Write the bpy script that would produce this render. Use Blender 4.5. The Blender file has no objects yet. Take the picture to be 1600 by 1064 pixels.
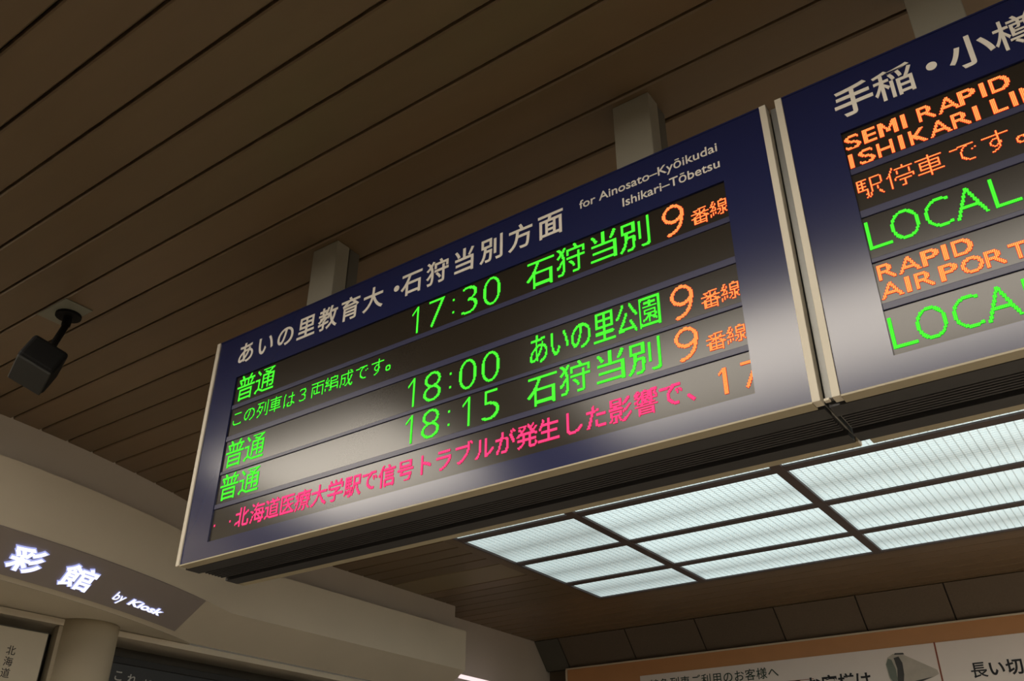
import bpy, bmesh, math, random, json
from mathutils import Vector, Matrix
random.seed(7)
SC = bpy.context.scene
COL = SC.collection

# ---------------------------------------------------------------- camera, world, exposure
cam_d = bpy.data.cameras.new('camera')
cam = bpy.data.objects.new('camera', cam_d)
COL.objects.link(cam)
SC.camera = cam
cam_d.sensor_fit = 'HORIZONTAL'
cam_d.sensor_width = 36.0
cam_d.lens = 31.6354
cam_d.clip_start = 0.05
cam_d.clip_end = 100
cam.matrix_world = Matrix([[0.814908, 0.287806, 0.503083, 0.0], [0.579583, -0.409091, -0.70479, -2.1], [0.002964, 0.865917, -0.500179, 1.6], [0.0, 0.0, 0.0, 1.0]])

world = bpy.data.worlds.new('world')
SC.world = world
world.use_nodes = True
bg = world.node_tree.nodes['Background']
bg.inputs['Color'].default_value = (1.0, 0.86, 0.66, 1)
bg.inputs['Strength'].default_value = 0.075

SC.view_settings.view_transform = 'Standard'
SC.view_settings.look = 'None'
SC.view_settings.exposure = 0.0
SC.view_settings.gamma = 1.0
SC.view_settings.use_curve_mapping = False
try:
    SC.cycles.use_denoising = True
    SC.cycles.max_bounces = 8
    SC.cycles.diffuse_bounces = 5
    SC.cycles.sample_clamp_indirect = 4
except Exception:
    pass

FRONT_LAMP = 16.5          # radiance of the warm near ceiling lights and the added fill at right
FRONT_COL = (1.0, 0.90, 0.76)
PANE_LAMP = 0.77          # radiance of the cool luminous ceiling beyond the boards
CEIL = 4.0
FACE_Z0, FACE_Z1 = 2.598, 3.602


# ---------------------------------------------------------------- materials
def nodes_of(name):
    m = bpy.data.materials.new(name)
    m.use_nodes = True
    nt = m.node_tree
    return m, nt, nt.nodes['Principled BSDF']


def mat(name, col, rough=0.6, metal=0.0, noise=0.0, scale=8.0, bump=0.0, spec=0.5, ior=None, stretch=None, col2=None):
    m, nt, p = nodes_of(name)
    p.inputs['Roughness'].default_value = rough
    p.inputs['Metallic'].default_value = metal
    p.inputs['Specular IOR Level'].default_value = spec
    if ior:
        p.inputs['IOR'].default_value = ior
    if noise or bump or col2:
        tc = nt.nodes.new('ShaderNodeTexCoord')
        mp = nt.nodes.new('ShaderNodeMapping')
        if stretch:
            mp.inputs['Scale'].default_value = stretch
        nt.links.new(tc.outputs['Object'], mp.inputs['Vector'])
        nz = nt.nodes.new('ShaderNodeTexNoise')
        nz.inputs['Scale'].default_value = scale
        nz.inputs['Detail'].default_value = 5
        nt.links.new(mp.outputs['Vector'], nz.inputs['Vector'])
        if noise or col2:
            mx = nt.nodes.new('ShaderNodeMix')
            mx.data_type = 'RGBA'
            c2 = col2 or tuple(c * (1 - noise) for c in col)
            mx.inputs[6].default_value = (*col, 1)
            mx.inputs[7].default_value = (*c2, 1)
            nt.links.new(nz.outputs['Fac'], mx.inputs[0])
            nt.links.new(mx.outputs[2], p.inputs['Base Color'])
        if bump:
            b = nt.nodes.new('ShaderNodeBump')
            b.inputs['Strength'].default_value = bump
            b.inputs['Distance'].default_value = 0.004
            nt.links.new(nz.outputs['Fac'], b.inputs['Height'])
            nt.links.new(b.outputs['Normal'], p.inputs['Normal'])
    if not (noise or col2):
        p.inputs['Base Color'].default_value = (*col, 1)
    return m


def emit(name, col, strength, sample=True):
    m, nt, p = nodes_of(name)
    p.inputs['Base Color'].default_value = (0.02, 0.02, 0.02, 1)
    p.inputs['Emission Color'].default_value = (*col, 1)
    p.inputs['Emission Strength'].default_value = strength
    p.inputs['Specular IOR Level'].default_value = 0.0
    p.inputs['Roughness'].default_value = 1.0
    if not sample:
        m.cycles.emission_sampling = 'NONE'
    return m


M = {}
M['plank'] = mat('brown_ceiling_plank', (0.150, 0.100, 0.052), 0.42, noise=0.22, scale=3.0, stretch=(0.5, 4, 1), bump=0.05)
M['plank_b'] = mat('brown_ceiling_plank_worn', (0.170, 0.112, 0.060), 0.38, noise=0.18, scale=3.0, stretch=(0.5, 4, 1), bump=0.05)
M['plank_wide'] = mat('pale_brown_hatch_plank', (0.235, 0.18, 0.10), 0.42, noise=0.15, scale=2.0)
M['dark'] = mat('dark_void', (0.012, 0.010, 0.008), 0.8, noise=0.2)
M['plaster'] = mat('beige_painted_plaster', (0.60, 0.545, 0.44), 0.75, noise=0.10, scale=2.5, bump=0.02)
M['plaster_grey'] = mat('grey_painted_plaster', (0.52, 0.475, 0.42), 0.75, noise=0.10, scale=2.5, bump=0.02)
M['blue'] = mat('navy_sign_film', (0.010, 0.014, 0.066), 0.20, noise=0.12, scale=1.5, spec=0.50)
M['bar'] = mat('navy_divider', (0.036, 0.038, 0.085), 0.30, noise=0.1, scale=2, spec=0.25)
M['screen'] = mat('unlit_led_screen', (0.022, 0.017, 0.011), 0.22, noise=0.25, scale=260, spec=0.32)
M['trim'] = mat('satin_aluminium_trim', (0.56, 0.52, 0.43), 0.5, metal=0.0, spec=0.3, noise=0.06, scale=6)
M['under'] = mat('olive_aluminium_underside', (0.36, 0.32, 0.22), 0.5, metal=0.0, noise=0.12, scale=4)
M['side'] = mat('grey_side_sheet', (0.20, 0.20, 0.19), 0.45, metal=0.4, noise=0.1)
M['charcoal'] = mat('charcoal_sheet', (0.030, 0.030, 0.033), 0.5, noise=0.2, scale=3)
M['black'] = mat('black_vent', (0.006, 0.006, 0.006), 0.6, noise=0.2)
M['letter'] = mat('pale_grey_letter', (0.72, 0.68, 0.60), 0.5, noise=0.04, scale=20)
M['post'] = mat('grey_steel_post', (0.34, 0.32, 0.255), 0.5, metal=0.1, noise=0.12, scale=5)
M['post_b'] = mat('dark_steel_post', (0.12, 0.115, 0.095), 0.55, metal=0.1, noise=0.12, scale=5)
M['grid'] = mat('brown_light_frame', (0.085, 0.062, 0.060), 0.5, noise=0.1)
M['sign_panel'] = mat('mauve_grey_sign_panel', (0.30, 0.265, 0.255), 0.5, noise=0.08, scale=3)
M['tile'] = mat('brown_stone_tile', (0.120, 0.088, 0.060), 0.5, noise=0.35, scale=60, bump=0.05)
M['tile_b'] = mat('brown_stone_tile_light', (0.145, 0.106, 0.072), 0.5, noise=0.35, scale=60, bump=0.05)
M['copper'] = mat('copper_brown_band', (0.56, 0.27, 0.11), 0.5, noise=0.15, scale=5)
M['board_white'] = mat('off_white_board', (0.80, 0.72, 0.67), 0.55, noise=0.04, scale=4)
M['cream'] = mat('cream_board_edge', (0.62, 0.53, 0.40), 0.5, noise=0.05)
M['ink_green'] = mat('dark_green_ink', (0.018, 0.045, 0.028), 0.6, noise=0.05)
M['ink'] = mat('black_ink', (0.012, 0.011, 0.013), 0.6, noise=0.05)
M['ink_red'] = mat('red_brown_line', (0.28, 0.075, 0.04), 0.6, noise=0.05)
M['train'] = mat('printed_silver_train', (0.60, 0.54, 0.46), 0.6, noise=0.45, scale=7)
M['train_d'] = mat('printed_dark_train', (0.07, 0.068, 0.065), 0.6, noise=0.4, scale=9)
M['train_g'] = mat('printed_green_cab', (0.20, 0.23, 0.19), 0.6, noise=0.4, scale=9)
M['column'] = mat('cream_column', (0.52, 0.46, 0.34), 0.6, noise=0.06, scale=2)
M['poster'] = mat('cream_poster', (0.46, 0.42, 0.33), 0.6, noise=0.05, scale=3)
M['chalk'] = mat('black_menu_board', (0.010, 0.011, 0.013), 0.45, noise=0.3, scale=3)
M['chalkline'] = mat('white_brush_lettering', (0.42, 0.42, 0.40), 0.6, noise=0.1)
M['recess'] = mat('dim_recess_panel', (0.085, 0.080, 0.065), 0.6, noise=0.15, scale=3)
M['wood'] = mat('pale_door_jamb', (0.36, 0.31, 0.22), 0.5, noise=0.12, scale=6)
M['floor'] = mat('grey_stone_floor', (0.42, 0.37, 0.31), 0.35, noise=0.2, scale=4)
M['spk'] = mat('black_speaker_cabinet', (0.004, 0.004, 0.004), 0.7, noise=0.2, scale=30, spec=0.2)
M['grille'] = mat('grey_speaker_grille', (0.030, 0.031, 0.029), 0.7, noise=0.3, scale=300)
M['plate'] = mat('grey_green_mount_plate', (0.21, 0.21, 0.165), 0.5, noise=0.2, scale=12)
M['lamp_white'] = mat('white_lamp_housing', (0.6, 0.56, 0.5), 0.5, noise=0.05)
M['front_lamp'] = emit('warm_ceiling_diffuser', FRONT_COL, FRONT_LAMP)
M['tube'] = emit('pinkish_tube', (1.0, 0.80, 0.80), 1.1)
M['kiosk_letter'] = emit('backlit_white_letter', (0.92, 0.93, 1.0), 1.35, False)
M['kiosk_side'] = emit('backlit_letter_side', (0.48, 0.52, 1.0), 0.85, False)
LED = {  # per colour: lit core, then a wider disc imitating the glow around it
    'g': (emit('green_led', (0.12, 1.0, 0.05), 1.5, False), emit('green_led_halo', (0.0, 0.80, 0.004), 1.0, False)),
    'o': (emit('orange_led', (1.0, 0.54, 0.13), 1.4, False), emit('red_led_halo', (1.0, 0.035, 0.004), 1.0, False)),
    'p': (emit('pink_led', (1.0, 0.10, 0.34), 1.3, False), emit('crimson_led_halo', (1.0, 0.0, 0.085), 0.95, False)),
}


def pane_material():
    m, nt, p = nodes_of('prismatic_light_pane')
    L = nt.links
    p.inputs['Base Color'].default_value = (0.5, 0.52, 0.52, 1)
    p.inputs['Roughness'].default_value = 0.35
    tc = nt.nodes.new('ShaderNodeTexCoord')
    sp = nt.nodes.new('ShaderNodeSeparateXYZ')
    L.new(tc.outputs['Object'], sp.inputs[0])

    def math_(op, a, b=None):
        n = nt.nodes.new('ShaderNodeMath')
        n.operation = op
        for i, v in enumerate((a, b)):
            if v is None:
                continue
            if isinstance(v, (int, float)):
                n.inputs[i].default_value = v
            else:
                L.new(v, n.inputs[i])
        return n.outputs[0]

    def ridge(c, pitch, width):
        f = math_('FRACT', math_('MULTIPLY', c, 1.0 / pitch))
        return math_('LESS_THAN', f, width)
    gx = ridge(sp.outputs['X'], 0.0535, 0.15)
    gy = ridge(sp.outputs['Y'], 0.0400, 0.19)
    g = math_('MAXIMUM', gx, gy)
    # the tubes behind the pane: two bright bands and a dimmer one between them
    w = math_('ABSOLUTE', math_('SUBTRACT', math_('MULTIPLY', sp.outputs['Y'], 1 / 0.39), 0.12))
    ramp = nt.nodes.new('ShaderNodeValToRGB')
    ramp.color_ramp.elements[0].position = 0.0
    ramp.color_ramp.elements[0].color = (0.60, 0.60, 0.60, 1)
    ramp.color_ramp.elements[1].position = 0.62
    ramp.color_ramp.elements[1].color = (1.06, 1.06, 1.06, 1)
    e = ramp.color_ramp.elements.new(0.22)
    e.color = (0.80, 0.80, 0.80, 1)
    L.new(w, ramp.inputs[0])
    s = math_('MULTIPLY', ramp.outputs[0], math_('SUBTRACT', 1.0, math_('MULTIPLY', g, 0.5)))
    oi = nt.nodes.new('ShaderNodeObjectInfo')
    s = math_('MULTIPLY', s, math_('ADD', math_('MULTIPLY', oi.outputs['Random'], 0.10), 0.95))
    sc = nt.nodes.new('ShaderNodeSeparateColor')
    L.new(oi.outputs['Color'], sc.inputs[0])
    s = math_('MULTIPLY', s, sc.outputs[0])
    s = math_('MULTIPLY', s, PANE_LAMP)
    p.inputs['Emission Color'].default_value = (0.80, 1.0, 1.0, 1)
    L.new(s, p.inputs['Emission Strength'])
    return m


M['pane'] = pane_material()


# ---------------------------------------------------------------- mesh helpers
def link(name, mesh, parent=None, m=None, loc=None):
    o = bpy.data.objects.new(name, mesh)
    COL.objects.link(o)
    if parent is not None:
        o.parent = parent
    if loc is not None:
        o.location = loc
    for x in (m if isinstance(m, (list, tuple)) else [m] if m else []):
        mesh.materials.append(x)
    return o


def empty(name, label, cat, loc=(0, 0, 0), group=None):
    o = bpy.data.objects.new(name, None)
    o.empty_display_size = 0.1
    COL.objects.link(o)
    o.location = loc
    return tag(o, label, cat, group)


def tag(o, label=None, cat=None, group=None, kind=None):
    if label: o['label'] = label
    if cat: o['category'] = cat
    if group: o['group'] = group
    if kind: o['kind'] = kind
    return o


class MB:
    """collects boxes, quads and prisms and links them as one mesh object"""
    def __init__(self):
        self.v = []; self.f = []; self.mi = []

    def add(self, vs, fs, mi=0):
        n = len(self.v)
        self.v += [tuple(p) for p in vs]
        self.f += [tuple(n + i for i in f) for f in fs]
        self.mi += [mi] * len(fs)
        return self

    def box(self, x0, x1, y0, y1, z0, z1, mi=0):
        vs = [(x, y, z) for z in (z0, z1) for y in (y0, y1) for x in (x0, x1)]
        return self.add(vs, [(0, 2, 3, 1), (4, 5, 7, 6), (0, 1, 5, 4), (2, 6, 7, 3), (0, 4, 6, 2), (1, 3, 7, 5)], mi)

    def quad(self, a, b, c, d, mi=0):
        return self.add([a, b, c, d], [(0, 1, 2, 3)], mi)

    def prism(self, poly, axis, a0, a1, mi=0):
        """poly: 2D points; axis 'x','y' or 'z' is the extrusion direction"""
        def P(q, a):
            return {'x': (a, q[0], q[1]), 'y': (q[0], a, q[1]), 'z': (q[0], q[1], a)}[axis]
        n = len(poly)
        vs = [P(q, a0) for q in poly] + [P(q, a1) for q in poly]
        fs = [tuple(range(n))[::-1], tuple(range(n, 2 * n))] + [(i, (i + 1) % n, n + (i + 1) % n, n + i) for i in range(n)]
        return self.add(vs, fs, mi)

    def tube(self, a, b, r0, r1=None, n=20, mi=0):
        a = Vector(a); b = Vector(b); r1 = r0 if r1 is None else r1
        d = (b - a).normalized()
        u = d.orthogonal().normalized(); w = d.cross(u)
        vs = []
        for p, r in ((a, r0), (b, r1)):
            for i in range(n):
                t = 2 * math.pi * i / n
                vs.append(p + u * math.cos(t) * r + w * math.sin(t) * r)
        fs = [tuple(range(n))[::-1], tuple(range(n, 2 * n))] + [(i, (i + 1) % n, n + (i + 1) % n, n + i) for i in range(n)]
        return self.add(vs, fs, mi)

    def build(self, name, m, parent=None, loc=None, bevel=0.0, smooth=False, seg=2):
        me = bpy.data.meshes.new(name)
        off = Vector(loc) if loc is not None else Vector((0, 0, 0))
        me.from_pydata([tuple(Vector(p) - off) for p in self.v], [], self.f)
        bm = bmesh.new(); bm.from_mesh(me)
        for f, mi in zip(bm.faces, self.mi):
            f.material_index = mi
        bmesh.ops.recalc_face_normals(bm, faces=bm.faces)
        if bevel:
            bmesh.ops.bevel(bm, geom=list(bm.edges), offset=bevel, segments=seg, affect='EDGES', profile=0.5)
        bm.to_mesh(me); bm.free()
        if smooth:
            for p in me.polygons:
                p.use_smooth = True
        return link(name, me, parent, m, loc)


def box(name, x0, x1, y0, y1, z0, z1, m, parent=None, bevel=0.0):
    return MB().box(x0, x1, y0, y1, z0, z1).build(name, m, parent, None, bevel)


def glyph(ch, size=1.0, offset=0.0, extrude=0.0, res=5, shear=0.0, bevel=0.0):
    """one piece of text as (verts, faces); baseline at 0, left at 0"""
    c = bpy.data.curves.new('glyph', 'FONT')
    c.body = ch; c.size = size; c.offset = offset * size; c.extrude = extrude; c.resolution_u = res; c.shear = shear
    c.bevel_depth = bevel; c.bevel_resolution = 2
    o = bpy.data.objects.new('glyph', c)
    COL.objects.link(o)
    dg = bpy.context.evaluated_depsgraph_get()
    me = bpy.data.meshes.new_from_object(o.evaluated_get(dg))
    vs = [v.co.copy() for v in me.vertices]
    fs = [tuple(p.vertices) for p in me.polygons]
    bpy.data.objects.remove(o); bpy.data.curves.remove(c); bpy.data.meshes.remove(me)
    return vs, fs


def text_line(mb, items, fn, extrude=0.0006):
    """items: (char, left, bottom_of_em, em, bold, squash, shear); fn maps (u, v, h) to a point"""
    for ch, u0, v0, em, bold, sq, sh in items:
        vs, fs = glyph(ch, em, bold, extrude, shear=sh)
        mb.add([fn(u0 + p.x * sq, v0 + p.y, p.z) for p in vs], fs)


# ---------------------------------------------------------------- character cells of the LED rows
import numpy as np
EM_BOX = (0.026, -0.130, 0.974, 0.845)


def fill_cells(tris, w, h, x0, y0, x1, y1, K=10, pad=6):
    """supersampled fill of a glyph stretched over w x h cells, with a padded border"""
    W, H = w * K + 2 * pad, h * K + 2 * pad
    g = np.zeros((H, W), bool)
    sx, sy = w * K / (x1 - x0), h * K / (y1 - y0)
    for P in tris:
        u = (P[:, 0] - x0) * sx + pad - 0.5
        v = (y1 - P[:, 1]) * sy + pad - 0.5
        i0, i1 = max(0, int(np.floor(u.min()))), min(W - 1, int(np.ceil(u.max())))
        j0, j1 = max(0, int(np.floor(v.min()))), min(H - 1, int(np.ceil(v.max())))
        if i1 < i0 or j1 < j0:
            continue
        X, Y = np.meshgrid(np.arange(i0, i1 + 1), np.arange(j0, j1 + 1))
        s = [(u[(k + 1) % 3] - u[k]) * (Y - v[k]) - (v[(k + 1) % 3] - v[k]) * (X - u[k]) for k in range(3)]
        g[j0:j1 + 1, i0:i1 + 1] |= ((s[0] >= 0) & (s[1] >= 0) & (s[2] >= 0)) | ((s[0] <= 0) & (s[1] <= 0) & (s[2] <= 0))
    return g


def led_cells(ch, w, h, em, bold, level):
    """which cells of a w x h matrix light up for a character: the crispest of several small shifts"""
    c = bpy.data.curves.new('glyph', 'FONT')
    c.body = ch; c.size = 1; c.offset = bold; c.resolution_u = 6
    o = bpy.data.objects.new('glyph', c)
    COL.objects.link(o)
    me = bpy.data.meshes.new_from_object(o.evaluated_get(bpy.context.evaluated_depsgraph_get()))
    me.calc_loop_triangles()
    vs = np.array([v.co[:2] for v in me.vertices])
    tr = vs[np.array([list(t.vertices) for t in me.loop_triangles])]
    bpy.data.objects.remove(o); bpy.data.curves.remove(c); bpy.data.meshes.remove(me)
    K, pad = 10, 6
    best = None
    for f in ((1.0, 1.0), (1.03, 1.0), (1.0, 1.03), (1.03, 1.03)) if em else ((1.0, 1.0),):
        if em:
            x0, y0, x1, y1 = EM_BOX
            x1 = x0 + (x1 - x0) * f[0]; y0 = y1 - (y1 - y0) * f[1]
        else:
            x0, y0, x1, y1 = vs[:, 0].min(), vs[:, 1].min(), vs[:, 0].max(), vs[:, 1].max()
        g = fill_cells(tr, w, h, x0, y0, x1, y1, K, pad)
        for dx in ((-4, -2, 0, 2, 4) if em else (-1, 0, 1)):
            for dy in ((-4, -2, 0, 2, 4) if em else (-1, 0, 1)):
                q = g[pad + dy:pad + dy + h * K, pad + dx:pad + dx + w * K].reshape(h, K, w, K).mean((1, 3))
                score = np.abs(q - level).mean()
                if best is None or score > best[0]:
                    best = (score, q > level)
    return [(int(i), int(j)) for j, i in zip(*np.nonzero(best[1]))]


# style: (cell width, cell height, fit to em box, stroke offset, level)
STYLE = {'L': (31, 31, True, 0.0, 0.5), 'M': (21, 30, True, 0.0, 0.5), 'S': (20, 20, True, -0.016, 0.45),
         'T': (21, 21, True, 0.006, 0.5), 'B': (16, 16, True, -0.004, 0.45),
         'D': (19, 28, False, -0.022, 0.5), 'E': (17, 22, False, -0.02, 0.5), 'F': (12, 12, False, 0.018, 0.5),
         'N': (14, 20, False, -0.015, 0.5)}
WIDTHS = {'D1': 9, 'D3': 18, 'D8': 20, 'D5': 18, 'N1': 7, 'EL': 15, 'EO': 18, 'EC': 16, 'EA': 19,
          'FS': 11, 'FE': 9, 'FM': 13, 'FI': 3, 'FA': 14, 'FP': 11, 'FH': 11, 'FL': 9, 'FO': 13, 'FT': 10}
CELLS = {}


def bitmap(key):
    if key == 'D9' and key not in CELLS:
        # the numeral nine: a round bowl and a long tail that curls back to the left
        px = set()
        pts = [(9.0 + 7.9 * math.cos(t / 40 * 2 * math.pi), 8.6 + 7.4 * math.sin(t / 40 * 2 * math.pi)) for t in range(120)]
        pts += [(16.9 - 12.6 * (k / 60) ** 2.1, 8.6 + 18.2 * math.sin(k / 60 * math.pi / 2)) for k in range(61)]
        for x, y in pts:
            for i in range(int(x - 2), int(x + 3)):
                for j in range(int(y - 2), int(y + 3)):
                    if (i + 0.5 - x - 0.5) ** 2 + (j + 0.5 - y - 0.5) ** 2 < 1.85 and 0 <= i < 19 and 0 <= j < 29:
                        px.add((i, j))
        CELLS[key] = sorted(px)
    if key == 'FM' and key not in CELLS:
        px = set((c, r) for r in range(12) for c in (0, 1, 2, 10, 11, 12))
        for r in range(0, 8):
            d = 2 + 0.62 * r
            for k in (0, 1):
                px.add((int(d) + k, r + 1)); px.add((12 - int(d) - k, r + 1))
        CELLS[key] = sorted(px)
    if key not in CELLS and key[1:] == '1':
        # the numeral one: an upright with a short flag, no foot
        w, h = (8, 28) if key[0] == 'D' else (6, 20)
        t = w - (2 if key[0] == 'D' else 3)
        px = [(c, r) for r in range(h) for c in range(t, w)]
        px += [(t - 1 - k // 1, 1 + k) for k in range(t)] + [(t - 1 - k, 2 + k) for k in range(t)] + [(t - k, 0 + k) for k in range(1, t)]
        CELLS[key] = sorted(set(p for p in px if p[0] >= 0))
    if key not in CELLS:
        w, h, em, bold, level = STYLE[key[0]]
        if key == 'S。':
            bold, level = 0.004, 0.4
        if key in ('FM', 'FR', 'FA', 'FS'):
            bold = 0.002
        CELLS[key] = led_cells(key[1:], WIDTHS.get(key, w), h, em, bold, level)
    return CELLS[key]


# ================================================================ STRUCTURE
# ---- ceiling: dark void sheet with planks hung under it
ceiling = MB().box(-9.5, 9.0, -6.5, 8.4, 4.045, 4.08).build('ceiling', M['dark'])
tag(ceiling, 'dark brown slatted ceiling of long painted metal planks', 'ceiling', kind='structure')


def plank_mesh(w, length):
    """a metal plank with rolled edges, 12 corners in section"""
    h = w / 2 - 0.0055
    sec = [(-h, 0.030), (-h, 0.006), (-h + 0.006, 0.0), (h - 0.006, 0.0), (h, 0.006), (h, 0.030)]
    mb = MB().prism(sec, 'x', 0, length)
    me = bpy.data.meshes.new('plank')
    me.from_pydata(mb.v, [], mb.f)
    bm = bmesh.new(); bm.from_mesh(me)
    bmesh.ops.recalc_face_normals(bm, faces=bm.faces)
    bm.to_mesh(me); bm.free()
    return me


P_CACHE = {}


def plank(y0, y1, x0, x1, key='plank'):
    w = y1 - y0
    k = (round(w, 3), round(x1 - x0, 3), key)
    if k not in P_CACHE:
        P_CACHE[k] = plank_mesh(w, x1 - x0)
        P_CACHE[k].materials.append(M[key])
    o = bpy.data.objects.new('plank', P_CACHE[k])
    COL.objects.link(o)
    o.parent = ceiling
    o.location = (x0, (y0 + y1) / 2, CEIL)
    return o


X0, X1 = -6.62, 3.5
LX0, LX1 = -4.93, 3.6
LY0, LY1 = 2.98, 6.36
seams = [-1.345 + 0.2022 * k for k in range(-15, 21)]           # near field, to y = 2.70
far = [2.70, 2.84, 2.98, 3.159, 3.367, 3.575, 3.783, 3.991, 4.199, 4.410, 4.619, 5.066, 5.272, 5.478, 5.686, 5.894, 6.102,
       6.31, 6.516, 6.722, 6.928, 7.134, 7.340, 7.546, 7.66]
for a, b in zip(seams[:-1], seams[1:]):
    # the wall bows towards us on the left: planks stop just inside it
    ym = (a + b) / 2
    xw = -12.219 + math.sqrt(6.69 ** 2 - (ym + 0.371) ** 2) if ym < 2.6 else -6.28
    plank(a, b, max(xw - 0.13, -7.6), X1, random.choice(['plank', 'plank', 'plank_b']))
for a, b in zip(far[:-1], far[1:]):
    inside = a >= LY0 - 0.001 and b <= LY1
    key = 'plank_wide' if b - a > 0.3 else random.choice(['plank', 'plank_b'])
    x0 = -6.40 if b < 5.5 else X0
    plank(a, b, x0, LX0 if inside else X1, key)

# ---- left wall: bulkhead that sweeps round as a drum and then runs straight
CX, CY = -12.219, -0.371
N_ARC, TH0 = 56, math.radians(-30)


def sweep(R0, z0, R1, z1, name, m, parent=None, ystop=5.65, kind='structure', label=None, x_off0=None, x_off1=None):
    """ribbon between two profile points, along the drum and then straight to y = ystop"""
    def path(R, xs):
        the = math.acos((xs - CX) / R)
        pts = [(CX + R * math.cos(TH0 + (the - TH0) * i / N_ARC), CY + R * math.sin(TH0 + (the - TH0) * i / N_ARC)) for i in range(N_ARC + 1)]
        pts += [(xs, pts[-1][1] + (ystop - pts[-1][1]) * i / 4) for i in range(1, 5)]
        return pts
    pa, pb = path(R0, x_off0), path(R1, x_off1)
    me = bpy.data.meshes.new(name)
    vs = []
    for (a, b) in zip(pa, pb):
        vs += [(a[0], a[1], z0), (b[0], b[1], z1)]
    fs = [(2 * i, 2 * i + 2, 2 * i + 3, 2 * i + 1) for i in range(len(pa) - 1)]
    return vs, fs


def ribbon_object(name, m, pieces, parent=None):
    mb = MB()
    for vs, fs in pieces:
        mb.add(vs, fs)
    me = bpy.data.meshes.new(name)
    me.from_pydata(mb.v, [], mb.f)
    bm = bmesh.new(); bm.from_mesh(me)
    bmesh.ops.recalc_face_normals(bm, faces=bm.faces)
    bm.to_mesh(me); bm.free()
    for p in me.polygons:
        p.use_smooth = abs(p.normal.z) < 0.9
    return link(name, me, parent, m)


# upper wall up to the ceiling
wall_left = ribbon_object('wall_left', M['plaster_grey'], [
    sweep(6.69, 4.04, 6.69, 3.67, '', None, x_off0=-6.28, x_off1=-6.28),
    ([(-6.28, 5.65, 3.66), (-6.28, 5.65, 4.04), (-6.598, 5.65, 4.04), (-6.598, 5.65, 3.66)], [(0, 1, 2, 3)]),
    ])
# return at its far end, and the deeper wall beyond
mb = MB()
mb.box(-6.72, -6.60, 5.3, 8.2, 0.0, 4.04)
far_wall = mb.build('wall_side', M['plaster_grey'])
tag(far_wall, 'plain grey painted wall beyond the bulkhead by the back wall', 'wall', kind='structure')
tag(wall_left, 'curved grey plaster wall above the shop fascia', 'wall', kind='structure')

# the bulkhead below it: top ledge, vertical face, face sloping in, soffit edge
fascia = ribbon_object('trim_1', M['plaster'], [
    sweep(6.69, 3.715, 6.79, 3.715, '', None, x_off0=-6.28, x_off1=-6.12),
    sweep(6.79, 3.715, 6.785, 3.315, '', None, x_off0=-6.12, x_off1=-6.12),
    sweep(6.785, 3.315, 6.43, 3.109, '', None, x_off0=-6.12, x_off1=-6.475),
    ([(-6.12, 5.65, 3.715), (-6.12, 5.65, 3.315), (-6.475, 5.65, 3.109), (-6.598, 5.65, 3.109), (-6.598, 5.65, 3.715)], [(0, 1, 2, 3, 4)]),
    ])
tag(fascia, 'beige curved shop bulkhead with a lower face sloping inwards', 'bulkhead', kind='structure')
# soffit wedge under the drum and lintel along the shop front
arc = [(CX + 6.43 * math.cos(t), CY + 6.43 * math.sin(t)) for t in [math.radians(-30 + 56.8 * i / 48) for i in range(49)]]
mb = MB()
for (a, b) in zip(arc[:-1], arc[1:]):
    mb.quad((a[0], a[1], 3.108), (b[0], b[1], 3.108), (-7.6, b[1], 3.108), (-7.6, a[1], 3.108))
soffit = mb.build('trim_2', M['plaster'])
tag(soffit, 'beige flat soffit under the curved bulkhead', 'soffit', kind='structure')
mb = MB()
mb.box(-6.56, -6.50, -3.6, 5.65, 3.058, 3.102)
mb.box(-6.86, -6.56, -3.6, 5.65, 3.058, 3.098)
lintel = mb.build('trim_3', M['plaster'])
tag(lintel, 'narrow beige lintel over the shop front', 'lintel', kind='structure')
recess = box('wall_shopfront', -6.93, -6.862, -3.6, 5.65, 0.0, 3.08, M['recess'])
tag(recess, 'dim recessed wall behind the shop front poster and menu board', 'wall', kind='structure')

# ---- back wall: row of stone tiles that slope out from the ceiling, wall below
wall_back = box('wall_back', -6.72, 4.2, 8.0, 8.1, 0.0, 4.04, M['tile'])
tag(wall_back, 'brown stone back wall behind the information board', 'wall', kind='structure')
cove = MB().quad((-6.6, 7.67, 4.0), (4.0, 7.67, 4.0), (4.0, 7.96, 3.67), (-6.6, 7.96, 3.67)).build('trim_4', M['dark'])
tag(cove, 'sloping row of brown stone tiles between ceiling and back wall', 'tiles', kind='structure')
joints = [-6.60, -6.24, -5.30, -4.39, -3.45, -2.57, -1.70, -0.84, 0.03, 0.9, 1.77, 2.64, 3.5]
for i, (a, b) in enumerate(zip(joints[:-1], joints[1:])):
    g = 0.007
    vs = []
    for dd in (0.0, 0.02):
        n = Vector((0, 0.70, 0.71)) * dd
        for x, y, z in ((a + g, 7.645, 3.992), (b - g, 7.645, 3.992), (b - g, 7.925, 3.672), (a + g, 7.925, 3.672)):
            vs.append((x, y + n.y, z + n.z))
    MB().add(vs, [(0, 1, 2, 3), (7, 6, 5, 4), (0, 4, 5, 1), (1, 5, 6, 2), (2, 6, 7, 3), (3, 7, 4, 0)]).build(
        'tile', M['recess'] if i == 0 else random.choice([M['tile'], M['tile_b']]), cove)

floor = box('floor', -9.5, 9.0, -6.5, 8.4, -0.06, 0.0, M['floor'])
tag(floor, 'grey stone concourse floor', 'floor', kind='structure')


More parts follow.
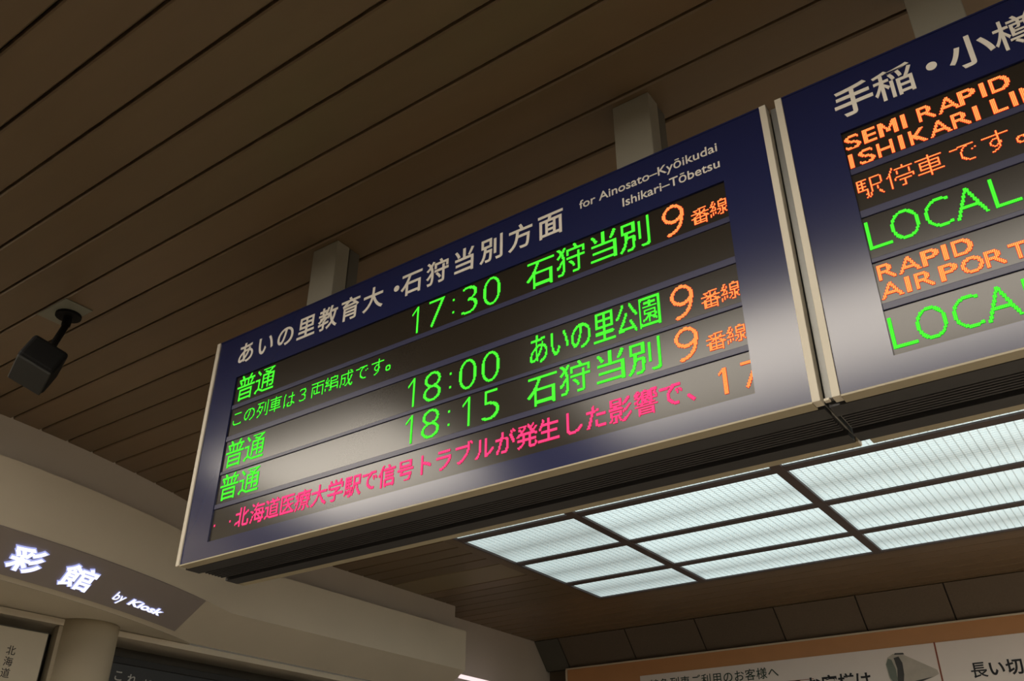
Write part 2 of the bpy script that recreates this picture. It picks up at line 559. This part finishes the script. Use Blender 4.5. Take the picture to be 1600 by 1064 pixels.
# ================================================================ LUMINOUS CEILING
light = empty('luminous_ceiling_panel', 'large cool white gridded light panel set in the ceiling beyond the boards', 'light', (-4.93, 2.98, CEIL))
lo = Vector((-4.93, 2.98, CEIL))
xb = [-4.80, -3.62, -1.92, -0.22, 1.48, 3.18]      # centres of the cross bars
yb = [3.03, 3.853, 4.728, 5.590, 6.25]             # centres of the long bars


def lbox(name, x0, x1, y0, y1, z0, z1, m, bevel=0.0):
    return MB().box(x0 - lo.x, x1 - lo.x, y0 - lo.y, y1 - lo.y, z0 - lo.z, z1 - lo.z).build(name, m, light, None, bevel)


lbox('frame_rim', -4.925, -4.80, 2.985, 6.355, 3.998, 4.02, M['plank'])
lbox('frame_rim', -4.80, 3.5, 6.262, 6.35, 3.998, 4.02, M['plank'])
for x in xb:
    lbox('cross_bar', x - 0.038 if x > -4.7 else x, x + 0.038 if x > -4.7 else x + 0.02, 3.0, 6.26, 3.985, 4.018, M['grid'], 0.003)
for k, y in enumerate(yb):
    hw = 0.022 if k in (0, 4) else 0.046
    lbox('long_bar', -4.79, 3.4, y - hw, y + hw, 3.990, 4.016, M['grid'], 0.003)
pm = {}
for i in range(len(xb) - 1):
    for j in range(len(yb) - 1):
        a0, a1 = xb[i] + (0.02 if i == 0 else 0.036), xb[i + 1] - 0.036
        b0, b1 = yb[j] + 0.02, yb[j + 1] - 0.02
        cx, cy = (a0 + a1) / 2, (b0 + b1) / 2
        key = (round(a1 - a0, 3), round(b1 - b0, 3))
        if key not in pm:
            mbx = MB().box(-(a1 - a0) / 2, (a1 - a0) / 2, -(b1 - b0) / 2, (b1 - b0) / 2, 0.0, 0.006)
            o = mbx.build('pane', M['pane'], light)
            pm[key] = o.data
        else:
            o = link('pane', pm[key], light)
        o.location = (cx - lo.x, cy - lo.y, 4.006 - lo.z)
        # first column of panes dimmed to imitate the falloff at a slanting view
        o.color = (0.84, 0.84, 0.84, 1) if i == 0 else (1, 1, 1, 1)

# warm near lights, which the boards mirror, plus an added unseen fill light at right
for (x0, x1, y0, y1, lab) in ((-5.15, -3.55, -2.75, -1.50, 'warm white ceiling light over the near left of the concourse'),
                              (-2.45, 0.75, -2.62, -1.72, 'warm white ceiling light over the near right of the concourse'),
                              (3.75, 6.60, 0.6, 6.6, 'large warm white fill light added out of view over the far right of the concourse')):
    t = empty('ceiling_light', lab, 'light', ((x0 + x1) / 2, (y0 + y1) / 2, 3.99))
    cx, cy = (x0 + x1) / 2, (y0 + y1) / 2
    hx, hy = (x1 - x0) / 2, (y1 - y0) / 2
    MB().box(-hx, hx, -hy, hy, -0.012, 0.0).build('diffuser', M['front_lamp'], t)
    f = MB()
    f.box(-hx - 0.05, -hx, -hy - 0.05, hy + 0.05, -0.03, 0.008); f.box(hx, hx + 0.05, -hy - 0.05, hy + 0.05, -0.03, 0.008)
    f.box(-hx, hx, -hy - 0.05, -hy, -0.03, 0.008); f.box(-hx, hx, hy, hy + 0.05, -0.03, 0.008)
    f.build('frame', M['grid'], t)


# ================================================================ DEPARTURE BOARDS
PITCH = 0.00385
ROWS = [(3.390, 3.257), (3.237, 3.113), (3.089, 2.957), (2.943, 2.819), (2.799, 2.668)]


def led_mesh(name, xl, xr, row, items, parent, ox, oz, yf):
    """every lit diode of one row: a small bright hexagon on a wider disc that imitates its glow"""
    z1, z0 = row
    pz = (z1 - z0) / 33.0
    dots = {}
    for key, x, top, colr in items:
        c0 = round((x - xl) / PITCH)
        if key == 'DOT':
            px = [(a, b) for a in (0, 1) for b in (0, 1)]
        else:
            px = bitmap(key)
        for (a, b) in px:
            dots[(c0 + a, top + b)] = colr
    mb = MB()
    cols = sorted(set(dots.values()))
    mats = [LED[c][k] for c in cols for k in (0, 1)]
    hexa = [(math.cos(math.pi * k / 3 + 0.5236), math.sin(math.pi * k / 3 + 0.5236)) for k in range(6)]
    for (c, r), colr in sorted(dots.items()):
        x = xl + (c + 0.5) * PITCH
        z = z1 - (r + 0.5) * pz
        if not (xl < x < xr and z0 < z < z1):
            continue
        i = cols.index(colr)
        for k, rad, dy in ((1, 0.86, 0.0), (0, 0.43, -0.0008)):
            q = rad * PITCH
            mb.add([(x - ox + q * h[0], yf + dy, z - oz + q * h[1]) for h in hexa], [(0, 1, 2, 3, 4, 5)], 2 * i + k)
    o = mb.build(name, mats, parent)
    o['kind'] = 'stuff'
    return o


def board(x0, x1, sl, sr, label, header, row_items, ext=0.0):
    ox, oz = (x0 + x1) / 2, FACE_Z0
    t = empty('departure_board', label, 'departure board', (ox, 0.0, oz), 'blue departure boards hung side by side')

    def b(name, xa, xb_, ya, yb_, za, zb, m, bevel=0.0, parent=None):
        return MB().box(xa - ox, xb_ - ox, ya, yb_, za - oz, zb - oz).build(name, m, parent or t, None, bevel)
    b('housing', x0 + 0.004 - ext, x1 - 0.004, 0.022, 0.313, FACE_Z0 + 0.012, FACE_Z1, M['side'], 0.002)
    # blue face, a ring round the screens
    f = MB()
    xa, xb_ = x0 + 0.020 - ox, x1 - 0.020 - ox
    f.box(xa, xb_, 0.0, 0.02, ROWS[0][0] - oz, FACE_Z1 - oz)
    f.box(xa, xb_, 0.0, 0.02, FACE_Z0 + 0.004 - oz, ROWS[4][1] - oz)
    f.box(xa, sl - ox, 0.0, 0.02, ROWS[4][1] - oz, ROWS[0][0] - oz)
    f.box(sr - ox, xb_, 0.0, 0.02, ROWS[4][1] - oz, ROWS[0][0] - oz)
    f.build('face_panel', M['blue'], t)
    for s, (a, c) in ((0, (x0, x0 + 0.021)), (1, (x1 - 0.021, x1))):
        b('side_trim', a, c, -0.006, 0.030, FACE_Z0, FACE_Z1 + 0.004, M['trim'], 0.0015)
        b('side_trim', a, c, 0.305, 0.341, FACE_Z0, FACE_Z1 + 0.004, M['trim'], 0.0015)
    b('top_trim', x0, x1, -0.002, 0.03, FACE_Z1, FACE_Z1 + 0.006, M['blue'])
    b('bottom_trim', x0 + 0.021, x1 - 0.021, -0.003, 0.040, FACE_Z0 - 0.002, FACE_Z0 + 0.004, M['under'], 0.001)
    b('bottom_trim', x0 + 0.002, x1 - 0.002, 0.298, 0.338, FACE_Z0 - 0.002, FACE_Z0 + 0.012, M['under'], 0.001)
    b('rear_panel', x0 + 0.021, x1 - 0.021, 0.314, 0.335, FACE_Z0 + 0.012, FACE_Z1, M['blue'])
    b('underside_sheet', x0 + 0.006 - ext, x1 - 0.006, 0.040, 0.105, FACE_Z0 - 0.004, FACE_Z0 + 0.011, M['charcoal'], 0.001)
    b('underside_sheet', x0 + 0.006 - ext, x1 - 0.006, 0.235, 0.298, FACE_Z0 - 0.004, FACE_Z0 + 0.011, M['charcoal'], 0.001)
    for k in range(7):
        y = 0.112 + 0.0155 * k
        b('vent_slat', x0 + 0.012 - ext, x1 - 0.012, y, y + 0.0085, FACE_Z0 + 0.002, FACE_Z0 + 0.011, M['charcoal'], 0.001)
    b('vent_backing', x0 + 0.008 - ext, x1 - 0.008, 0.105, 0.235, FACE_Z0 + 0.0112, FACE_Z0 + 0.0118, M['black'])
    for k in range(4):
        b('divider_bar', sl, sr, 0.0035, 0.02, ROWS[k + 1][0], ROWS[k][1], M['bar'], 0.0015)
    for row, items in zip(ROWS, row_items):
        s = b('display_row', sl, sr, 0.0075, 0.021, row[1], row[0], M['screen'])
        if items:
            led_mesh('lit_diodes', sl, sr, row, items, s, ox, oz, 0.0066)
    for item in header:
        mb = MB()
        text_line(mb, [item], lambda u, v, h: (u - ox, -0.0008 - h, v - oz), 0.0008)
        mb.build('character' if len(item[0]) == 1 else 'small_lettering', M['letter'], t)
    return t


def header_cjk(chars, lefts, centre, em, bold):
    out = []
    for ch, x in zip(chars, lefts):
        out.append((ch, x, centre, em, bold, 1.0, 0.0))
    return out


def place_cjk(pairs, zc, em, bold):
    """pairs: (char, left edge of its em cell)"""
    return [(ch, x, zc - 0.36 * em, em, 0.005 if ch == '樽' else (0.009 if ch == '稲' else bold), 1.0, 0.0) for ch, x in pairs]


hA = []
xs = [-2.968 + 0.1243 * i for i in range(7)]
hA += list(zip('あいの里教育大', xs))
hA += [('・', -2.100)]
hA += list(zip('石狩当別方面', [-2.022 + 0.1258 * i for i in range(6)]))
headA = place_cjk(hA, 3.499, 0.112, 0.013)


def latin(txt, x0, x1, z, em, bold=0.006):
    vs, fs = glyph(txt, em, bold)
    a, b = min(p.x for p in vs), max(p.x for p in vs)
    sq = (x1 - x0) / (b - a)
    return (txt, x0 - a * sq, z, em, bold, sq, 0.0)


headA += [latin('for Ainosato–Kyōikudai', -1.219, -0.717, 3.511, 0.049),
          latin('Ishikari–Tōbetsu', -1.056, -0.716, 3.446, 0.049)]

rowsA = [
    [('L普', -2.941, 1, 'g'), ('L通', -2.820, 1, 'g'),
     ('D1', -1.957, 2, 'g'), ('D7', -1.876, 2, 'g'), ('DOT', -1.766, 9, 'g'), ('DOT', -1.766, 22, 'g'), ('D3', -1.722, 2, 'g'), ('D0', -1.628, 2, 'g'),
     ('L石', -1.444, 1, 'g'), ('L狩', -1.323, 1, 'g'), ('L当', -1.202, 1, 'g'), ('L別', -1.081, 1, 'g'),
     ('D9', -0.927, 2, 'o'), ('B番', -0.831, 14, 'o'), ('B線', -0.770, 14, 'o')],
    [('S' + c, -2.945 + 0.0790 * i, 4, 'g') for i, c in enumerate('この列車は３両編成です。')],
    [('L普', -2.941, 1, 'g'), ('L通', -2.820, 1, 'g'),
     ('D1', -1.955, 2, 'g'), ('D8', -1.882, 2, 'g'), ('DOT', -1.766, 9, 'g'), ('DOT', -1.766, 22, 'g'), ('D0', -1.722, 2, 'g'), ('D0', -1.628, 2, 'g')] +
    [('M' + c, -1.440 + 0.0808 * i, 1, 'g') for i, c in enumerate('あいの里公園')] +
    [('D9', -0.927, 2, 'o'), ('B番', -0.831, 14, 'o'), ('B線', -0.770, 14, 'o')],
    [('L普', -2.941, 1, 'g'), ('L通', -2.820, 1, 'g'),
     ('D1', -1.955, 2, 'g'), ('D8', -1.882, 2, 'g'), ('DOT', -1.766, 9, 'g'), ('DOT', -1.766, 22, 'g'), ('D1', -1.704, 2, 'g'), ('D5', -1.624, 2, 'g'),
     ('L石', -1.444, 1, 'g'), ('L狩', -1.323, 1, 'g'), ('L当', -1.202, 1, 'g'), ('L別', -1.081, 1, 'g'),
     ('D9', -0.927, 2, 'o'), ('B番', -0.831, 14, 'o'), ('B線', -0.770, 14, 'o')],
    [('DOT', -2.935, 16, 'p'), ('DOT', -2.846, 16, 'p')] +
    [('T' + c, -2.808 + 0.0826 * i, 6, 'p') for i, c in enumerate('北海道医療大学駅で信号トラブルが発生した影響で、')] +
    [('N1', -0.806, 7, 'o'), ('N7', -0.742, 7, 'o')],
]
board(-3.122, -0.547, -2.952, -0.711,
      'blue departure board lettered for the university line, three green trains and a pink scrolling line', headA, rowsA)

hB = [('手', -0.359), ('稲', -0.246), ('・', -0.145), ('小', -0.046), ('樽', 0.067)]
headB = place_cjk(hB, 3.488, 0.115, 0.017)


def fl(txt, xs_, top, c, pre='F'):
    return [(pre + ch, x, top, c) for ch, x in zip(txt, xs_)]


rowsB = [
    fl('SEMIRAPID', [-0.353, -0.304, -0.259, -0.197, -0.154, -0.107, -0.050, 0.002, 0.027], 4, 'o') +
    fl('ISHIKARILINER', [-0.353, -0.324, -0.274, -0.216, -0.189, -0.140, -0.083, -0.029, 0.014, 0.059, 0.081, 0.135, 0.175], 20, 'o'),
    [('S' + c, -0.355 + 0.0790 * i, 6, 'o') for i, c in enumerate('駅停車です。')],
    fl('LOCAL', [-0.354, -0.289, -0.205, -0.135, -0.049], 4, 'g', 'E'),
    fl('RAPID', [-0.350, -0.299, -0.241, -0.191, -0.167], 3, 'o') +
    fl('AIRPORT', [-0.354, -0.290, -0.266, -0.211, -0.160, -0.104, -0.052], 18, 'o'),
    fl('LOCAL', [-0.354, -0.291, -0.206, -0.137, -0.049], 6, 'g', 'E'),
]
board(-0.518, 2.057, -0.356, 1.885,
      'blue departure board at the right edge, English train names in orange and green', headB, rowsB, 0.0285)
box('gap_fastener', -0.541, -0.528, 0.004, 0.020, FACE_Z0 + 0.001, FACE_Z0 + 0.007, M['trim'],
    bpy.data.objects['departure_board'])
gf = bpy.data.objects['gap_fastener']
gf.matrix_parent_inverse = Matrix.Translation(bpy.data.objects['departure_board'].location).inverted()

# ---- hanger posts
for i, (xa, w, lab) in enumerate(((-2.682, 0.155, 'leftmost grey steel hanger post above the first departure board'),
                                  (-1.120, 0.146, 'middle grey steel hanger post above the first departure board'),
                                  (-0.109, 0.142, 'grey steel hanger post above the right-hand departure board'))):
    t = empty('hanger_post', lab, 'post', (xa + w / 2, 0.17, 3.609), 'hanger posts of the departure boards')
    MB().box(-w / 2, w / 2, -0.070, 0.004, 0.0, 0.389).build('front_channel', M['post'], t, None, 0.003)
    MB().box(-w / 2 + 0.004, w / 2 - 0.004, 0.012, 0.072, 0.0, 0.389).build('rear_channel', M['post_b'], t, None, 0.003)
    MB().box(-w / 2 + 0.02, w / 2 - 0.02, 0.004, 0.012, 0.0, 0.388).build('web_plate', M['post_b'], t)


# ================================================================ SHOP FRONT ON THE LEFT
def cone_pt(s, t, h):
    """s: arc length along the drum, t: 0 at the top of the sloping band to 1 at its foot, h: height off it"""
    th = s / 6.63
    r = 6.785 - 0.31 * t + h * 0.502
    return (CX + r * math.cos(th), CY + r * math.sin(th), 3.315 - 0.18 * t - h * 0.865)


sign = empty('shop_sign', 'mauve grey shop sign band with glowing white characters on the curved bulkhead', 'sign', cone_pt(1.2, 1.0, 0.0))
so = Vector(cone_pt(1.2, 1.0, 0.0))
mb = MB()
NS = 60
prev = None
for i in range(NS + 1):
    s = -2.2 + (2.578 + 2.2) * i / NS
    k = 0.143 * i / NS
    ring = [cone_pt(s, 0.0, 0.001), cone_pt(s, 0.0, 0.010), cone_pt(s + k, 1.0, 0.010), cone_pt(s + k, 1.0, 0.001)]
    base = len(mb.v)
    mb.v += [tuple(Vector(p) - so) for p in ring]
    if i:
        for a, c in ((0, 1), (1, 2), (2, 3)):
            mb.f.append((base - 4 + a, base - 4 + c, base + c, base + a)); mb.mi.append(0)
    else:
        mb.f.append((0, 1, 2, 3)); mb.mi.append(0)
mb.f.append((base, base + 1, base + 2, base + 3)); mb.mi.append(0)
mb.build('sign_panel', M['sign_panel'], sign)


def cone_letter(name, ch, s0, s1, t0, t1, em, bold, shear=0.0, depth=0.012, full=None):
    """fit one glyph (or word) into the window s0..s1, t0..t1 of the sloping face"""
    vs, fs = glyph(ch, em, 0.0, 0.001, res=6, shear=shear, bevel=bold * em)
    ax, bx = min(p.x for p in vs), max(p.x for p in vs)
    ay, by = min(p.y for p in vs), max(p.y for p in vs)
    az, bz = min(p.z for p in vs), max(p.z for p in vs)
    mb = MB()
    def put(z0):
        return [tuple(Vector(cone_pt(s0 + (p.x - ax) / (bx - ax) * (s1 - s0) + 0.11 * (by - p.y) / (by - ay) * (t1 - t0), t1 - (p.y - ay) / (by - ay) * (t1 - t0), z0 + depth * (p.z - az) / (bz - az))) - so) for p in vs]
    mb.add(put(0.011), fs)
    me = bpy.data.meshes.new(name)
    me.from_pydata(mb.v, [], mb.f)
    me.materials.append(M['kiosk_letter']); me.materials.append(M['kiosk_side'])
    zf = [max(vs[i].z for i in f) < bz - 1e-6 for f in fs]
    for p, side in zip(me.polygons, zf):
        p.material_index = 1 if side else 0
    return link(name, me, sign)


cone_letter('character', '彩', 0.865, 1.120, 0.205, 0.835, 0.2, 0.060)
cone_letter('character', '館', 1.270, 1.545, 0.240, 0.850, 0.2, 0.044)
cone_letter('small_lettering', 'by', 1.812, 1.925, 0.560, 0.850, 0.09, 0.010, 0.12, 0.006)
cone_letter('small_lettering', 'Kiosk', 1.970, 2.365, 0.600, 0.785, 0.07, 0.058, 0.18, 0.006)

# column, door jamb, poster, menu board
col = MB()
for k in range(40):
    a = 2 * math.pi * k / 40
    col.v += [(0.225 * math.cos(a), 0.225 * math.sin(a), 0.0), (0.225 * math.cos(a), 0.225 * math.sin(a), 3.106)]
col.f = [(2 * k, 2 * ((k + 1) % 40), 2 * ((k + 1) % 40) + 1, 2 * k + 1) for k in range(40)] + [tuple(2 * k + 1 for k in range(40))]
col.mi = [0] * len(col.f)
o = col.build('round_column', M['column'], None, None)
o.location = (-6.56, 1.662, 0.0)
for p in o.data.polygons:
    p.use_smooth = abs(p.normal.z) < 0.5
tag(o, 'cream round column under the shop bulkhead', 'column')

jb = box('door_jamb', -6.56, -6.50, 1.415, 1.458, 0.0, 3.056, M['wood'], None, 0.004)
tag(jb, 'pale narrow jamb between the poster and the round column', 'jamb')

po = empty('wall_poster', 'cream wall poster with a vertical line of black characters left of the column', 'poster', (-6.47, 0.835, 1.70))
MB().box(-0.02, 0.0, -0.50, 0.500, 0.0, 1.275).build('sheet', M['poster'], po, None, 0.003)
for i, ch in enumerate('北海道'):
    vs, fs = glyph(ch, 0.066, 0.004, 0.0006)
    MB().add([(0.0008 + p.z, 0.237 + p.x, 1.104 - 0.0735 * i + p.y) for p in vs], fs).build('character', M['ink'], po)
fr = MB()
fr.box(-0.05, -0.02, -0.54, 0.515, 0.0, 1.285)
fr.build('backing_panel', M['recess'], po)

mn = empty('menu_board', 'black menu board with white brush lettering right of the round column', 'menu board', (-6.60, 3.2, 1.6))
MB().box(-0.05, 0.0, -1.42, 2.2, 0.0, 1.33).build('panel', M['chalk'], mn, None, 0.004)
MB().box(-0.05, 0.012, -1.42, 2.2, 1.29, 1.34).build('top_rail', M['black'], mn, None, 0.003)
mb = MB()
for ch, y, z in (('こ', -1.222, 1.172), ('れ', -1.105, 1.158), ('だ', -0.970, 1.140)):
    vs, fs = glyph(ch, 0.088, 0.010, 0.0006)
    MB().add([(0.0008 + p.z, y + p.x, z + p.y) for p in vs], fs).build('character', M['chalkline'], mn)

# tube light at the far end of the bulkhead
tl = empty('tube_light', 'small glowing tube light on the far wall past the end of the bulkhead', 'light', (-6.36, 6.30, 3.312))
MB().tube((0, -0.48, 0.0), (0, 0.55, 0.0), 0.022, n=18).build('tube', M['tube'], tl, smooth=False)
MB().tube((0, -0.52, 0.0), (0, -0.48, 0.0), 0.026, n=18).build('end_cap', M['lamp_white'], tl)
MB().tube((0, 0.55, 0.0), (0, 0.59, 0.0), 0.026, n=18).build('end_cap', M['lamp_white'], tl)
for y in (-0.45, 0.42):
    MB().box(-0.225, -0.021, y, y + 0.03, -0.01, 0.01).build('bracket', M['lamp_white'], tl)

# ================================================================ SPEAKER UNDER THE CEILING
A = Matrix(((0.941, 0.337, 0.015), (-0.319, 0.874, 0.367), (0.110, -0.350, 0.930)))
T0 = Vector((-3.780, -0.499, 3.655))
sa, sb, sd = 0.170, 0.135, 0.218
sk = empty('ceiling_speaker', 'small black box speaker hanging tilted on a ceiling bracket at the left', 'speaker', (-4.10, -0.26, CEIL))
ko = Vector((-4.10, -0.26, CEIL))


def sbox(name, x0, x1, y0, y1, z0, z1, m, bevel):
    """box in the cabinet's own axes: x backwards to 0, y across, z down from the top"""
    mb = MB().box(x0, x1, y0, y1, z0, z1)
    mb.v = [tuple(T0 + A @ Vector(p) - ko) for p in mb.v]
    return mb.build(name, m, sk, None, bevel, seg=3)


sbox('cabinet', -sd, 0.0, 0.0, sa, -sb, 0.0, M['spk'], 0.018)
sbox('grille', -sd + 0.008, -0.006, 0.006, sa - 0.006, -sb - 0.010, -sb + 0.004, M['grille'], 0.006)
top = T0 + A @ Vector((-sd * 0.45, sa * 0.5, -0.005))
joint = Vector((-4.10, -0.235, 3.93))
MB().tube(joint - ko, top - ko, 0.017, n=14).build('arm', M['spk'], sk)
MB().tube(Vector((-4.10, -0.235, 3.988)) - ko, joint - ko, 0.022, n=14).build('stem', M['spk'], sk)
MB().tube(Vector((-4.10, -0.235, 3.995)) - ko, Vector((-4.10, -0.235, 3.980)) - ko, 0.062, n=20).build('base_disc', M['spk'], sk)
MB().box(-0.13, 0.13, -0.07, 0.075, -0.006, -0.0005).build('mount_plate', M['plate'], sk, None, 0.002)


# ================================================================ INFORMATION BOARD ON THE BACK WALL
IY = 7.88
io = Vector((-6.28, IY, 2.2))
ib = empty('information_board', 'long copper brown notice board with white panels of Japanese text on the back wall', 'notice board', io)


def ibox(name, x0, x1, y0, y1, z0, z1, m, bevel=0.0):
    return MB().box(x0 - io.x, x1 - io.x, y0 - io.y, y1 - io.y, z0 - io.z, z1 - io.z).build(name, m, ib, None, bevel)


ibox('band', -6.26, 2.3, IY + 0.004, 7.995, 2.2, 3.655, M['copper'])
ibox('edge_trim', -6.28, 2.3, IY - 0.008, IY + 0.06, 3.655, 3.672, M['cream'], 0.002)
ibox('edge_trim', -6.285, -6.262, IY - 0.008, IY + 0.06, 2.2, 3.655, M['cream'], 0.002)
ibox('white_panel', -5.25, -1.955, IY - 0.004, IY + 0.004, 2.2, 3.487, M['board_white'], 0.001)
ibox('white_panel', -1.940, 2.1, IY - 0.004, IY + 0.004, 2.2, 3.487, M['board_white'], 0.001)
ibox('divider_line', -1.955, -1.940, IY - 0.006, IY + 0.004, 2.2, 3.492, M['ink_red'])


def flat_text(name, items, m):
    mb = MB()
    text_line(mb, items, lambda u, v, h: (u - io.x, IY - 0.0055 - h - io.y, v - io.z), 0.0006)
    return mb.build(name, m, ib)


flat_text('small_lettering', [(c, -5.13 + 0.1305 * i, 3.325, 0.125, 0.008, 1.0, 0.0) for i, c in enumerate('特急列車ご利用のお客様へ')], M['ink_green'])
ibox('underline', -5.13, -3.2, IY - 0.0055, IY - 0.003, 3.262, 3.268, M['ink_red'])
for i, c in enumerate('のお客様は'):
    flat_text('character', [(c, -3.47 + 0.172 * i, 3.138, 0.172, 0.022, 1.0, 0.0)], M['ink'])
for i, c in enumerate('長い切'):
    flat_text('character', [(c, -1.68 + 0.158 * i, 3.140, 0.152, 0.012 if c == '長' else 0.024, 1.0, 0.0)], M['ink'])
# the printed picture of a train, flat on the panel
pic = MB()


def pp(pts, mi):
    n = len(pts)
    k = {0: 0.0052, 1: 0.0060, 2: 0.0066}[mi]
    pic.add([(x - io.x, IY - k - io.y, z - io.z) for x, z in pts], [tuple(range(n))], mi)


pp([(-2.44, 3.20), (-2.45, 3.33), (-2.42, 3.395), (-2.36, 3.425), (-2.28, 3.420), (-2.25, 3.40), (-1.975, 3.235), (-1.965, 3.195),
    (-2.02, 3.170), (-2.20, 3.120), (-2.32, 3.09), (-2.40, 3.09)], 0)
pp([(-2.43, 3.20), (-2.443, 3.33), (-2.415, 3.385), (-2.385, 3.37), (-2.36, 3.28), (-2.36, 3.18), (-2.385, 3.12)], 2)
pp([(-2.37, 3.13), (-2.345, 3.28), (-2.36, 3.385), (-2.31, 3.395), (-2.285, 3.33), (-2.29, 3.22), (-2.315, 3.12)], 1)
pp([(-2.02, 3.175), (-2.19, 3.125), (-2.30, 3.095), (-2.20, 3.150)], 1)
pp([(-2.35, 3.415), (-2.25, 3.408), (-2.26, 3.425), (-2.34, 3.430)], 1)
pic.build('printed_train', [M['train'], M['train_d'], M['train_g']], ib)

for me in list(bpy.data.meshes):
    if me.users == 0:
        bpy.data.meshes.remove(me)
